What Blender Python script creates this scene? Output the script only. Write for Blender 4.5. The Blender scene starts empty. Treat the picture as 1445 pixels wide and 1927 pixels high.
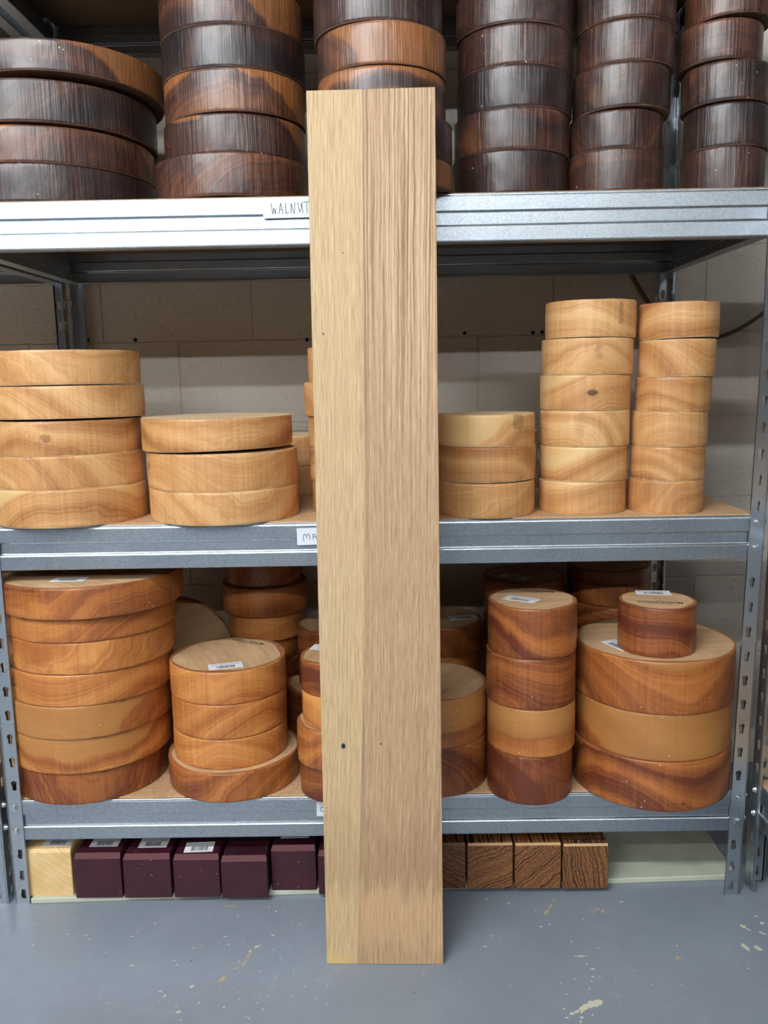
import bpy, bmesh, math, random
from mathutils import Vector, Matrix, noise

# ---------------------------------------------------------------- camera, world, lamps, exposure
SC = bpy.context.scene
COL = SC.collection
cam_data = bpy.data.cameras.new('camera')
cam = bpy.data.objects.new('camera', cam_data); COL.objects.link(cam)
SC.camera = cam
cam_data.sensor_fit = 'VERTICAL'; cam_data.sensor_height = 36.0
cam_data.lens = 36.0 * 1615.0 / 1927.0
cam_data.clip_start = 0.02
PITCH, YAW, ROLL = -0.1545, -0.0083, -0.0177
fw = Vector((math.sin(YAW)*math.cos(PITCH), math.cos(YAW)*math.cos(PITCH), math.sin(PITCH)))
r0 = Vector((math.cos(YAW), -math.sin(YAW), 0)); u0 = r0.cross(fw)
rt = r0*math.cos(ROLL) + u0*math.sin(ROLL); up = -r0*math.sin(ROLL) + u0*math.cos(ROLL)
M = Matrix((rt, up, -fw)).transposed().to_4x4(); M.translation = Vector((.7935, -1.6987, 1.1089))
cam.matrix_world = M

SC.view_settings.view_transform = 'Standard'; SC.view_settings.look = 'None'
SC.view_settings.gamma = 1.0; SC.view_settings.use_curve_mapping = False
SC.view_settings.exposure = 0.12
world = bpy.data.worlds.new('world'); SC.world = world; world.use_nodes = True
bg = world.node_tree.nodes['Background']
bg.inputs[0].default_value = (1.0, 0.92, 0.82, 1); bg.inputs[1].default_value = 0.03
# three rows of ceiling strip lights run parallel to the racking: (distance in front, strength)
LAMP_ROWS = [(-2.28, 165.0, (-1.5, .13)), (-3.85, 205.0, (-1.3,)), (-5.45, 105.0, (-.85, .9, 2.55))]
LAMP_Z = 3.0
LAMP_COLOR = (0.93, 0.97, 1.0)
rnd = random.Random(7)

# ---------------------------------------------------------------- helpers
def link(o, parent=None):
    COL.objects.link(o)
    if parent is not None: o.parent = parent
    return o
def empty(name, loc=(0, 0, 0)):
    o = bpy.data.objects.new(name, None); o.location = loc; o.empty_display_size = .05
    return link(o)
def tag(o, label=None, cat=None, group=None, kind=None):
    if label: o['label'] = label
    if cat: o['category'] = cat
    if group: o['group'] = group
    if kind: o['kind'] = kind
    return o
def mesh_of(name, bm, mats, smooth=False):
    me = bpy.data.meshes.new(name); bm.normal_update(); bm.to_mesh(me); bm.free()
    for m in (mats if isinstance(mats, (list, tuple)) else [mats]): me.materials.append(m)
    if smooth:
        for p in me.polygons: p.use_smooth = True
    return me
def obj(name, bm, mats, parent=None, loc=(0, 0, 0), rot=(0, 0, 0), smooth=False):
    o = bpy.data.objects.new(name, mesh_of(name, bm, mats, smooth))
    o.location = loc; o.rotation_euler = rot
    return link(o, parent)
def box(bm, x0, x1, y0, y1, z0, z1, bev=0, mi=0):
    g = bmesh.ops.create_cube(bm, size=1.0)
    vs = g['verts']
    for v in vs:
        v.co = Vector(((x0+x1)/2 + v.co.x*(x1-x0), (y0+y1)/2 + v.co.y*(y1-y0), (z0+z1)/2 + v.co.z*(z1-z0)))
    fs = {f for v in vs for f in v.link_faces}
    for f in fs: f.material_index = mi
    if bev:
        es = list({e for v in vs for e in v.link_edges})
        bmesh.ops.bevel(bm, geom=es, offset=bev, segments=1, affect='EDGES', clamp_overlap=True)
def loft(bm, prof, axis, a0, a1, closed=True, mi=0):
    """extrude a (p,q) profile along x (axis 0: p=y,q=z) or y (axis 1: p=x,q=z)"""
    rows = []
    for a in (a0, a1):
        rows.append([bm.verts.new((a, p, q) if axis == 0 else (p, a, q)) for p, q in prof])
    n = len(prof)
    for i in range(n if closed else n-1):
        j = (i+1) % n
        f = bm.faces.new((rows[0][i], rows[0][j], rows[1][j], rows[1][i])); f.material_index = mi
    if closed:
        bm.faces.new(rows[0]); bm.faces.new(list(reversed(rows[1])))
def fill_curve(splines, thick):
    """flat filled outline with holes -> mesh (xy plane, thickness about z=0)"""
    cu = bpy.data.curves.new('tmp', 'CURVE'); cu.dimensions = '2D'; cu.fill_mode = 'BOTH'; cu.extrude = thick/2
    for pts in splines:
        s = cu.splines.new('POLY'); s.points.add(len(pts)-1); s.use_cyclic_u = True
        for p, q in zip(s.points, pts): p.co = (q[0], q[1], 0, 1)
    o = bpy.data.objects.new('tmp', cu)
    me = bpy.data.meshes.new_from_object(o)
    bm = bmesh.new(); bm.from_mesh(me)
    bpy.data.objects.remove(o); bpy.data.curves.remove(cu); bpy.data.meshes.remove(me)
    return bm
def strokes(bm, lines, w, y, mi=0):
    """pen strokes as thin ribbons in the local xz plane facing -y"""
    for ln in lines:
        for (x0, z0), (x1, z1) in zip(ln[:-1], ln[1:]):
            d = Vector((x1-x0, z1-z0)); L = d.length
            if L < 1e-6: continue
            d /= L; n = Vector((-d.y, d.x))*w/2; e = d*w*.3
            q = [(x0-e.x+n.x, z0-e.y+n.y), (x1+e.x+n.x, z1+e.y+n.y), (x1+e.x-n.x, z1+e.y-n.y), (x0-e.x-n.x, z0-e.y-n.y)]
            f = bm.faces.new([bm.verts.new((a, y, b)) for a, b in reversed(q)]); f.material_index = mi

# ---------------------------------------------------------------- material helpers
class NT:
    def __init__(s, name):
        s.m = bpy.data.materials.new(name); s.m.use_nodes = True
        s.t = s.m.node_tree; s.b = s.t.nodes['Principled BSDF']
    def n(s, typ, **kw):
        nd = s.t.nodes.new(typ)
        for k, v in kw.items():
            if k.startswith('i_'):
                key = k[2:]; key = int(key) if key.isdigit() else key.replace('_', ' ')
                s.set(nd.inputs[key], v)
            else: setattr(nd, k, v)
        return nd
    def set(s, inp, v):
        if isinstance(v, bpy.types.NodeSocket): s.t.links.new(v, inp)
        elif v is not None: inp.default_value = v
    def math(s, op, a, b=None, c=None, clamp=False):
        nd = s.n('ShaderNodeMath', operation=op, use_clamp=clamp)
        for i, v in enumerate((a, b, c)):
            if v is not None: s.set(nd.inputs[i], v)
        return nd.outputs[0]
    def attr(s, name):
        return s.n('ShaderNodeAttribute', attribute_type='OBJECT', attribute_name=name).outputs['Fac']
    def coord(s, which='Object'): return s.n('ShaderNodeTexCoord').outputs[which]
    def sep(s, v):
        nd = s.n('ShaderNodeSeparateXYZ'); s.set(nd.inputs[0], v); return nd.outputs
    def comb(s, x=0.0, y=0.0, z=0.0):
        nd = s.n('ShaderNodeCombineXYZ')
        for i, v in enumerate((x, y, z)): s.set(nd.inputs[i], v)
        return nd.outputs[0]
    def vmul(s, v, k):
        nd = s.n('ShaderNodeVectorMath', operation='MULTIPLY'); s.set(nd.inputs[0], v); nd.inputs[1].default_value = k; return nd.outputs[0]
    def vadd(s, v, k):
        nd = s.n('ShaderNodeVectorMath', operation='ADD'); s.set(nd.inputs[0], v); s.set(nd.inputs[1], k); return nd.outputs[0]
    def noise(s, v, scale=5, detail=3, rough=.5, dim='3D', dist=0.0, w=None):
        nd = s.n('ShaderNodeTexNoise', noise_dimensions=dim)
        if v is not None and dim != '1D': s.set(nd.inputs['Vector'], v)
        if w is not None: s.set(nd.inputs['W'], w)
        nd.inputs['Scale'].default_value = scale; nd.inputs['Detail'].default_value = detail
        nd.inputs['Roughness'].default_value = rough; nd.inputs['Distortion'].default_value = dist
        return nd.outputs['Fac']
    def ramp(s, f, stops, interp='LINEAR'):
        nd = s.n('ShaderNodeValToRGB'); s.set(nd.inputs[0], f); cr = nd.color_ramp; cr.interpolation = interp
        while len(cr.elements) < len(stops): cr.elements.new(0.5)
        for e, (p, c) in zip(cr.elements, stops):
            e.position = p; e.color = (c, c, c, 1) if isinstance(c, (int, float)) else (*c, 1)
        return nd.outputs[0]
    def mix(s, f, a, b, blend='MIX'):
        nd = s.n('ShaderNodeMix', data_type='RGBA', blend_type=blend)
        s.set(nd.inputs[0], f)
        for i, v in ((6, a), (7, b)):
            s.set(nd.inputs[i], (*v, 1) if isinstance(v, tuple) and len(v) == 3 else v)
        return nd.outputs[2]
    def rng(s, v, a, b, c=0.0, d=1.0, smooth=False):
        nd = s.n('ShaderNodeMapRange', interpolation_type='SMOOTHSTEP' if smooth else 'LINEAR')
        for i, x in enumerate((v, a, b, c, d)): s.set(nd.inputs[i], x)
        return nd.outputs[0]
    def bump(s, h, dist=.001, strength=1.0):
        nd = s.n('ShaderNodeBump'); s.set(nd.inputs['Height'], h)
        nd.inputs['Distance'].default_value = dist; nd.inputs['Strength'].default_value = strength
        s.t.links.new(nd.outputs[0], s.b.inputs['Normal'])
    def col(s, c): s.set(s.b.inputs['Base Color'], (*c, 1) if isinstance(c, tuple) else c)
    def rough(s, v): s.set(s.b.inputs['Roughness'], v)
def srgb(r, g, b):
    f = lambda c: (c/255/12.92) if c/255 <= .04045 else ((c/255+.055)/1.055)**2.4
    return (f(r), f(g), f(b))
def plain(name, c, rough=.6, metal=0.0):
    n = NT(name); n.col(c); n.rough(rough); n.b.inputs['Metallic'].default_value = metal
    return n.m

def disc_side_mat(name, light, mid, dark, sapc, rough=.42, coat=.35, ridge=.0006, ringf=26, contrast=1.0, warpk=.17, sawk=.42, lump=.8):
    """solid 3-d timber: growth rings round a pith that lies across the blank, waxed on the rim"""
    n = NT(name)
    seed = n.attr('seed'); tone = n.attr('tone'); sap = n.attr('sap')
    p = n.coord()
    rot = n.n('ShaderNodeVectorRotate', rotation_type='Z_AXIS'); n.set(rot.inputs['Vector'], p)
    n.set(rot.inputs['Angle'], n.math('MULTIPLY', seed, 2.399))
    q = rot.outputs[0]
    off = n.comb(n.math('MULTIPLY', seed, 3.7), n.math('MULTIPLY', seed, 1.9), n.math('MULTIPLY', seed, 5.3))
    qo = n.vadd(q, off)
    warp = n.noise(n.vmul(qo, (3.5, 7, 7)), 1.6, 2, .5)
    x, y, z = n.sep(q)
    w = n.math('MULTIPLY', n.math('SUBTRACT', warp, .5), warpk)
    py = n.math('MULTIPLY', n.math('SINE', n.math('MULTIPLY', seed, 4.1)), .07)
    yy = n.math('SUBTRACT', n.math('ADD', y, w), py)
    zz = n.math('ADD', n.math('MULTIPLY', n.math('ADD', z, n.math('MULTIPLY', w, .6)), 1.25), n.math('ADD', n.math('MULTIPLY', n.math('SINE', n.math('MULTIPLY', seed, 2.3)), .05), .06))
    r = n.math('SQRT', n.math('ADD', n.math('MULTIPLY', yy, yy), n.math('MULTIPLY', zz, zz)))
    rings = n.noise(None, ringf*6.5, 2, .6, '1D', w=n.math('ADD', r, n.math('MULTIPLY', seed, .37)))
    broad = n.noise(None, ringf*.75, 1, .5, '1D', w=n.math('ADD', r, n.math('MULTIPLY', seed, .71)))
    fibre = n.noise(n.vmul(qo, (14, 260, 260)), 1.0, 2, .6)
    # saw and router marks run vertically round the rim
    saw = n.noise(n.vmul(qo, (150, 150, 5)), 1.0, 3, .6)
    blot = n.noise(n.vmul(qo, (9, 9, 14)), 1.0, 3, .55)
    f = n.math('ADD', n.math('MULTIPLY', rings, .50*contrast), n.math('MULTIPLY', broad, .75))
    f = n.math('ADD', f, n.math('MULTIPLY', n.math('SUBTRACT', fibre, .5), .20))
    f = n.math('ADD', f, n.math('MULTIPLY', n.math('SUBTRACT', saw, .5), sawk))
    f = n.math('ADD', f, n.math('MULTIPLY', n.math('SUBTRACT', blot, .5), .35))
    f = n.math('ADD', f, n.math('MULTIPLY', n.math('SUBTRACT', tone, .5), .75))
    f = n.math('SUBTRACT', f, .12 + .25*(contrast-1))
    c = n.ramp(f, [(.12, light), (.50, mid), (.88, dark)])
    thr = n.math('SUBTRACT', .215, n.math('MULTIPLY', sap, .14))
    sf = n.rng(n.math('ADD', r, n.math('MULTIPLY', n.math('SUBTRACT', blot, .5), .012)), thr, n.math('ADD', thr, .010), 0, .8)
    sf = n.math('MULTIPLY', sf, n.math('GREATER_THAN', sap, .01))
    c = n.mix(sf, c, n.mix(n.math('MULTIPLY', f, .5), sapc, mid))
    # one knot or mineral stain where the disc has one (position and size are properties of the disc)
    nz = n.math('MULTIPLY', n.math('SUBTRACT', n.noise(n.vmul(qo, (60, 60, 60)), 1, 3, .6), .5), 2.4)
    px_, py_, pz_ = n.sep(p)
    kx = n.math('DIVIDE', n.math('SUBTRACT', px_, n.attr('knot_x')), n.attr('knot_w')); kz = n.math('DIVIDE', n.math('SUBTRACT', pz_, n.attr('knot_z')), n.attr('knot_h'))
    kd = n.math('ADD', n.math('SQRT', n.math('ADD', n.math('MULTIPLY', kx, kx), n.math('MULTIPLY', kz, kz))), nz)
    km = n.math('MULTIPLY', n.rng(kd, .6, 1.1, 1, 0, True), n.math('LESS_THAN', py_, 0.0))
    km = n.math('MULTIPLY', km, n.attr('knot_k'))
    c = n.mix(km, c, (.10, .045, .018))
    # chipped wax flecks
    fl = n.n('ShaderNodeTexVoronoi'); n.set(fl.inputs['Vector'], qo); fl.inputs['Scale'].default_value = 55
    flm = n.math('MULTIPLY', n.math('LESS_THAN', fl.outputs['Distance'], .08), n.math('GREATER_THAN', n.noise(qo, 9, 1), .64))
    c = n.mix(n.math('MULTIPLY', flm, .75), c, (.72, .66, .58))
    n.col(c)
    n.rough(n.math('ADD', rough, n.math('MULTIPLY', n.math('SUBTRACT', blot, .5), .35)))
    n.b.inputs['Coat Weight'].default_value = coat; n.b.inputs['Coat Roughness'].default_value = .28
    lump_ = n.noise(n.vmul(qo, (40, 40, 22)), 1.0, 2, .5)
    rm = n.noise(qo, 4.0, 1)
    h = n.math('ADD', n.math('MULTIPLY', n.math('MULTIPLY', saw, rm), 1.5), n.math('MULTIPLY', lump_, lump))
    n.bump(h, ridge, .9)
    return n.m
def disc_top_mat(name, a, b, dark=.5):
    n = NT(name); seed = n.attr('seed'); p = n.coord()
    rot = n.n('ShaderNodeVectorRotate', rotation_type='Z_AXIS'); n.set(rot.inputs['Vector'], p); n.set(rot.inputs['Angle'], n.math('MULTIPLY', seed, 2.399))
    q = n.vadd(rot.outputs[0], n.comb(seed, seed, seed))
    g = n.noise(n.vmul(q, (6, 60, 6)), 1.0, 4, .6, dist=.4); bl = n.noise(q, 14, 3)
    f = n.math('ADD', n.math('MULTIPLY', g, .7), n.math('MULTIPLY', bl, .4))
    n.col(n.ramp(f, [(.3, a), (.8, b)])); n.rough(.8)
    n.bump(n.noise(n.vmul(q, (300, 300, 300)), 1.0, 2), .0003, .6)
    return n.m

# ---------------------------------------------------------------- materials
WAL = disc_side_mat('walnut_waxed', srgb(132, 82, 52), srgb(74, 46, 36), srgb(38, 27, 28), srgb(176, 112, 60), rough=.44, coat=.5, ridge=.0036, ringf=18, warpk=.12, sawk=.6, lump=1.0)
MAP = disc_side_mat('maple_waxed', srgb(230, 186, 130), srgb(204, 150, 94), srgb(162, 104, 58), srgb(232, 198, 140), rough=.5, coat=.15, ridge=.0009, ringf=34, contrast=.75, warpk=.07, sawk=.42)
CHE = disc_side_mat('cherry_waxed', srgb(222, 152, 82), srgb(178, 106, 50), srgb(106, 50, 28), srgb(184, 134, 74), rough=.44, coat=.25, ridge=.0007, ringf=26, contrast=.75, warpk=.08, sawk=.34)
WTOP = disc_top_mat('walnut_sawn_face', srgb(120, 84, 62), srgb(78, 54, 42))
MTOP = disc_top_mat('maple_sawn_face', srgb(238, 212, 176), srgb(206, 172, 130))
CTOP = disc_top_mat('cherry_sawn_face', srgb(222, 184, 140), srgb(178, 138, 98))
CRIM = plain('cherry_wax_rim', srgb(160, 104, 64), .6)
MRIM = plain('maple_wax_rim', srgb(236, 210, 168), .8)
WRIM = plain('walnut_wax_rim', srgb(120, 92, 76), .8)

def galv_mat():
    n = NT('galvanised_steel'); p = n.coord()
    v = n.n('ShaderNodeTexVoronoi'); n.set(v.inputs['Vector'], n.vmul(p, (1, 1, 1.4))); v.inputs['Scale'].default_value = 420
    sp = n.sep(v.outputs['Color'])[0]
    big = n.noise(p, 7, 3); fine = n.noise(p, 900, 2)
    f = n.math('ADD', n.math('MULTIPLY', sp, .5), n.math('ADD', n.math('MULTIPLY', big, .35), n.math('MULTIPLY', fine, .2)))
    n.col(n.ramp(f, [(.2, (.38, .42, .46)), (.85, (.58, .64, .68))]))
    n.b.inputs['Metallic'].default_value = 1.0
    n.rough(n.math('ADD', .31, n.math('MULTIPLY', big, .12)))
    n.bump(n.math('ADD', n.math('MULTIPLY', fine, .5), n.noise(n.vmul(p, (2, 2, 2)), 3, 2)), .0004, .5)
    return n.m
GALV = galv_mat()
def post_mat():
    n = NT('galvanised_post_steel'); p = n.coord()
    big = n.noise(n.vmul(p, (6, 6, 3)), 1, 3); fine = n.noise(p, 700, 2)
    n.col(n.ramp(n.math('ADD', n.math('MULTIPLY', big, .8), n.math('MULTIPLY', fine, .2)), [(.25, (.42, .46, .50)), (.8, (.62, .67, .71))]))
    n.b.inputs['Metallic'].default_value = .9; n.rough(n.math('ADD', .20, n.math('MULTIPLY', big, .16)))
    n.bump(big, .0006, .4)
    return n.m
POST = post_mat()
BOLT = plain('zinc_bolt', (.75, .76, .76), .25, 1.0)
def chip_mat():
    n = NT('chipboard'); p = n.coord()
    a = n.noise(n.vmul(p, (260, 90, 200)), 1, 3); b = n.noise(p, 8, 3)
    n.col(n.ramp(n.math('ADD', n.math('MULTIPLY', a, .6), n.math('MULTIPLY', b, .5)), [(.3, srgb(214, 180, 140)), (.55, srgb(198, 162, 122)), (.8, srgb(168, 128, 92))]))
    n.rough(.85); n.bump(a, .0004, .5); return n.m
CHIP = chip_mat()
UNDER = plain('chipboard_shaded_underside', srgb(124, 106, 86), .9)  # darker chipboard: the shade under the shelves is put into its colour
def wall_mat(name, c1, c2):
    n = NT(name); p = n.n('ShaderNodeNewGeometry').outputs['Position']
    a = n.noise(p, 5, 4); b = n.noise(p, 60, 4, .6); c = n.noise(p, 220, 2)
    n.col(n.ramp(n.math('ADD', n.math('MULTIPLY', a, .8), n.math('MULTIPLY', b, .25)), [(.3, c1), (.8, c2)]))
    n.rough(.6)
    pit = n.ramp(n.noise(p, 75, 2, .4), [(.30, 0.0), (.36, 1.0)])
    n.bump(n.math('ADD', n.math('MULTIPLY', b, 1.0), n.math('ADD', n.math('MULTIPLY', c, .2), n.math('MULTIPLY', pit, .8))), .0016, .8)
    return n.m
WALLM = wall_mat('painted_blockwork', srgb(222, 214, 202), srgb(206, 196, 182))
def floor_mat():
    n = NT('grey_floor_paint'); p = n.n('ShaderNodeNewGeometry').outputs['Position']
    a = n.noise(p, 2.2, 5, .6); b = n.noise(p, 30, 4, .6)
    c = n.ramp(n.math('ADD', n.math('MULTIPLY', a, .75), n.math('MULTIPLY', b, .25)), [(.3, srgb(124, 133, 144)), (.7, srgb(142, 151, 162))])
    # small chips of paint down to pale screed
    v = n.n('ShaderNodeTexVoronoi'); n.set(v.inputs['Vector'], n.vadd(n.vmul(p, (1, 1, 1)), n.vmul(n.comb(n.noise(p, 25, 2), n.noise(p, 31, 2), 0.0), (.03, .03, 0)))); v.inputs['Scale'].default_value = 38
    sz = n.rng(n.noise(p, 3.3, 3, .6), .42, .75, .0, .17)
    m = n.math('LESS_THAN', v.outputs['Distance'], n.math('MULTIPLY', sz, n.sep(v.outputs['Color'])[0]))
    c = n.mix(m, c, srgb(206, 204, 186))
    # scuffs and scratches
    sc = n.noise(n.vmul(p, (14, 130, 1)), 1, 2, .5, dist=.6); sc2 = n.noise(n.vmul(p, (120, 18, 1)), 1, 2, .5, dist=.8)
    s1 = n.math('MULTIPLY', n.rng(sc, .68, .76, 0, .35), n.rng(a, .5, .65)); s2 = n.math('MULTIPLY', n.rng(sc2, .68, .76, 0, .35), n.rng(a, .45, .6))
    c = n.mix(n.math('ADD', s1, s2), c, srgb(180, 186, 190))
    v2 = n.n('ShaderNodeTexVoronoi'); n.set(v2.inputs['Vector'], p); v2.inputs['Scale'].default_value = 11
    c = n.mix(n.math('MULTIPLY', n.math('LESS_THAN', v2.outputs['Distance'], .022), .8), c, srgb(52, 54, 58))
    n.col(c); n.rough(n.math('ADD', .30, n.math('MULTIPLY', b, .16)))
    n.bump(n.math('ADD', n.noise(p, 6, 3), n.math('MULTIPLY', b, .3)), .0015, .35)
    return n.m
FLOOR = floor_mat()
CHIPM = plain('bare_screed', srgb(206, 202, 180), .85)
CHIPT = plain('sandy_screed', srgb(182, 164, 132), .9)
PAPER = plain('label_paper', srgb(226, 232, 240), .7)
STICK = plain('sticker_paper', srgb(240, 240, 242), .5)
INK = plain('pen_ink', srgb(38, 36, 44), .6)
BARK = plain('barcode_ink', srgb(70, 72, 80), .6)
TINY = plain('faint_print', srgb(150, 152, 160), .6)
STAMP = plain('stamp_ink', srgb(58, 42, 34), .8)
SKIRT = NT('pale_green_board')
_p = SKIRT.n('ShaderNodeNewGeometry').outputs['Position']
SKIRT.col(SKIRT.ramp(SKIRT.noise(_p, 12, 4), [(.3, srgb(196, 200, 180)), (.7, srgb(178, 182, 162))])); SKIRT.rough(.7); SKIRT = SKIRT.m

def block_mat(name, kind):
    n = NT(name); seed = n.attr('seed'); p = n.coord()
    q = n.vadd(p, n.comb(seed, n.math('MULTIPLY', seed, 2.0), n.math('MULTIPLY', seed, 3.0)))
    if kind == 'purple':
        a = n.noise(n.vmul(q, (20, 3, 20)), 1, 4, .6); b = n.noise(n.vmul(q, (140, 10, 140)), 1, 3)
        c = n.ramp(n.math('ADD', n.math('MULTIPLY', a, .7), n.math('MULTIPLY', b, .3)), [(.3, srgb(72, 24, 38)), (.7, srgb(46, 14, 26))])
        rough = .5
    elif kind == 'maple':
        x, y, z = n.sep(q); w = n.noise(q, 6, 2)
        d = n.math('ADD', n.math('MULTIPLY', x, .5), n.math('ADD', z, n.math('MULTIPLY', w, .08)))
        r = n.noise(None, 190, 2, .6, '1D', w=d); a = n.noise(q, 22, 3)
        c = n.ramp(n.math('ADD', n.math('MULTIPLY', r, .5), n.math('MULTIPLY', a, .5)), [(.35, srgb(236, 206, 150)), (.7, srgb(212, 168, 108))]); rough = .5
    else:
        rot = n.n('ShaderNodeVectorRotate', rotation_type='Y_AXIS'); n.set(rot.inputs['Vector'], q); n.set(rot.inputs['Angle'], n.attr('tilt'))
        x, y, z = n.sep(rot.outputs[0]); w = n.noise(n.vmul(rot.outputs[0], (20, 3, 20)), 1, 3, .6); w2 = n.noise(n.vmul(rot.outputs[0], (60, 6, 60)), 1, 2)
        d = n.math('ADD', z, n.math('ADD', n.math('MULTIPLY', w, .022), n.math('MULTIPLY', w2, .006)))
        r = n.noise(None, 300, 1, .5, '1D', w=d); a = n.noise(n.vmul(q, (200, 20, 200)), 1, 3)
        base = n.ramp(a, [(.3, srgb(160, 108, 60)), (.7, srgb(110, 66, 36))])
        c = n.mix(n.rng(r, .53, .60), base, srgb(42, 24, 16)); c = n.mix(n.math('MULTIPLY', n.math('SUBTRACT', n.attr('tone'), .0), .6), c, srgb(60, 30, 18)); rough = .45
    fl = n.n('ShaderNodeTexVoronoi'); n.set(fl.inputs['Vector'], q); fl.inputs['Scale'].default_value = 60
    c = n.mix(n.math('MULTIPLY', n.math('LESS_THAN', fl.outputs['Distance'], .07), n.math('GREATER_THAN', n.noise(q, 18, 1), .55)), c, srgb(200, 170, 150))
    n.col(c); n.rough(rough); n.b.inputs['Coat Weight'].default_value = .1; n.b.inputs['Coat Roughness'].default_value = .35
    n.bump(n.noise(q, 70, 3), .0006, .5)
    return n.m
PURP = block_mat('purple_timber', 'purple'); MBLK = block_mat('maple_timber', 'maple'); ZEB = block_mat('striped_timber', 'zebra')
PEDGE = plain('worn_purple_edge', srgb(92, 46, 52), .7); ZEDGE = plain('wax_edge', srgb(196, 158, 112), .6)

def board_mat():
    n = NT('planed_oak'); x, y, z = n.sep(n.coord())
    p = n.comb(x, y, z)
    # the edge between the pale quarter-sawn side and the brown side wanders down the board
    zb = n.n('ShaderNodeFloatCurve'); n.set(zb.inputs['Value'], n.math('DIVIDE', z, 1.605))
    cm = zb.mapping.curves[0]
    pts = [(0, .060), (.12, .066), (.25, .074), (.38, .082), (.55, .088), (.7, .090), (.85, .094), (1, .097)]
    cm.points[0].location = (0, pts[0][1]*5); cm.points[1].location = (1, pts[-1][1]*5)
    for a, b in pts[1:-1]: cm.points.new(a, b*5)
    zb.mapping.update()
    xb = n.math('DIVIDE', zb.outputs[0], 5.0)
    xr = n.math('SUBTRACT', x, xb)
    wob = n.math('MULTIPLY', n.math('SUBTRACT', n.noise(n.comb(n.math('MULTIPLY', x, 18.0), 0.0, n.math('MULTIPLY', z, 4.0)), 1, 3, .6), .5), .012)
    u = n.math('ADD', xr, wob)
    fine = n.noise(n.comb(n.math('MULTIPLY', u, 520.0), 0.0, n.math('MULTIPLY', z, 16.0)), 1, 3, .6)
    ring_w = n.noise(n.comb(n.math('MULTIPLY', u, 310.0), 3.0, n.math('MULTIPLY', z, 1.3)), 1, 2, .55)
    pore = n.noise(n.comb(n.math('MULTIPLY', u, 900.0), 7.0, n.math('MULTIPLY', z, 45.0)), 1, 2, .6)
    side = n.rng(n.math('ADD', xr, n.math('MULTIPLY', n.math('SUBTRACT', fine, .5), .002)), -.001, .001)
    # band by band the growth rings are coarser on the right at the top
    top = n.rng(z, .9, 1.35, .25, 1.0, True)
    cl = n.ramp(n.math('ADD', n.math('MULTIPLY', fine, .55), n.math('ADD', n.math('MULTIPLY', ring_w, .25), n.math('MULTIPLY', pore, .2))), [(.34, srgb(162, 132, 94)), (.5, srgb(198, 168, 126)), (.66, srgb(220, 194, 152))])
    fr = n.math('ADD', n.math('MULTIPLY', fine, .50), n.math('ADD', n.math('MULTIPLY', n.math('SUBTRACT', ring_w, .5), n.math('MULTIPLY', top, 1.3)), n.math('ADD', n.math('MULTIPLY', pore, .25), .12)))
    cr = n.ramp(fr, [(.32, srgb(140, 108, 78)), (.5, srgb(184, 150, 114)), (.68, srgb(212, 182, 144))])
    c = n.mix(side, cl, cr)
    # darker glue-like streak beside the change of colour
    st = n.math('MULTIPLY', n.rng(n.math('ABSOLUTE', n.math('SUBTRACT', xr, .004)), .0, .007, 1, 0, True), n.rng(n.noise(n.comb(n.math('MULTIPLY', x, 150.0), 0.0, n.math('MULTIPLY', z, 2.0)), 1, 2), .4, .65, 0.1, .6))
    c = n.mix(st, c, srgb(136, 104, 76))
    # ragged paler patch near the foot of the board
    pat = n.noise(n.comb(n.math('MULTIPLY', x, 55.0), 0.0, n.math('MULTIPLY', z, 5.0)), 1, 3, .6)
    zz = n.math('ADD', z, n.math('MULTIPLY', n.math('SUBTRACT', pat, .5), .16))
    pm = n.math('MULTIPLY', n.rng(zz, .02, .06, 0, 1, True), n.rng(zz, .12, .17, 1, 0, True))
    pm = n.math('MULTIPLY', pm, n.rng(x, .055, .075, .25, 1))
    c = n.mix(n.math('MULTIPLY', pm, .30), c, srgb(222, 180, 128))
    dk = n.math('MULTIPLY', n.rng(zz, .13, .18, 0, 1, True), n.rng(zz, .20, .34, 1, 0, True))
    c = n.mix(n.math('MULTIPLY', dk, .28), c, srgb(140, 104, 72))
    cor = n.math('MULTIPLY', n.rng(n.math('ADD', z, n.math('MULTIPLY', pat, .02)), .02, .045, 1, 0), n.rng(x, .035, .055, 1, 0))
    c = n.mix(n.math('MULTIPLY', cor, .7), c, srgb(216, 182, 118))
    def dot(c, cx, cz, r, col):
        dx = n.math('SUBTRACT', x, cx); dz = n.math('MULTIPLY', n.math('SUBTRACT', z, cz), .8)
        d = n.math('SQRT', n.math('ADD', n.math('MULTIPLY', dx, dx), n.math('MULTIPLY', dz, dz)))
        return n.mix(n.rng(d, r*.7, r, 1, 0), c, col)
    c = dot(c, .0405, .432, .0052, srgb(96, 84, 84)); c = dot(c, .0405, .432, .0036, srgb(18, 16, 20))
    c = dot(c, .111, .436, .0018, srgb(70, 50, 40)); c = dot(c, .020, 1.19, .0018, srgb(84, 60, 44)); c = dot(c, .058, 1.33, .0014, srgb(90, 66, 46))
    n.col(c); n.rough(.62)
    n.bump(n.math('ADD', fine, pore), .0002, .5)
    return n.m
OAK = board_mat()
LAMPM = NT('lamp_diffuser'); LAMPM.b.inputs['Emission Color'].default_value = (*LAMP_COLOR, 1); LAMPM.col((.9, .9, .9))
CABLE = plain('cable_sheath', srgb(96, 84, 66), .6)
HOLE = plain('screw_hole_dark', srgb(24, 20, 16), .9)
CEIL = plain('ceiling_paint', srgb(110, 108, 104), .9)

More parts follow.
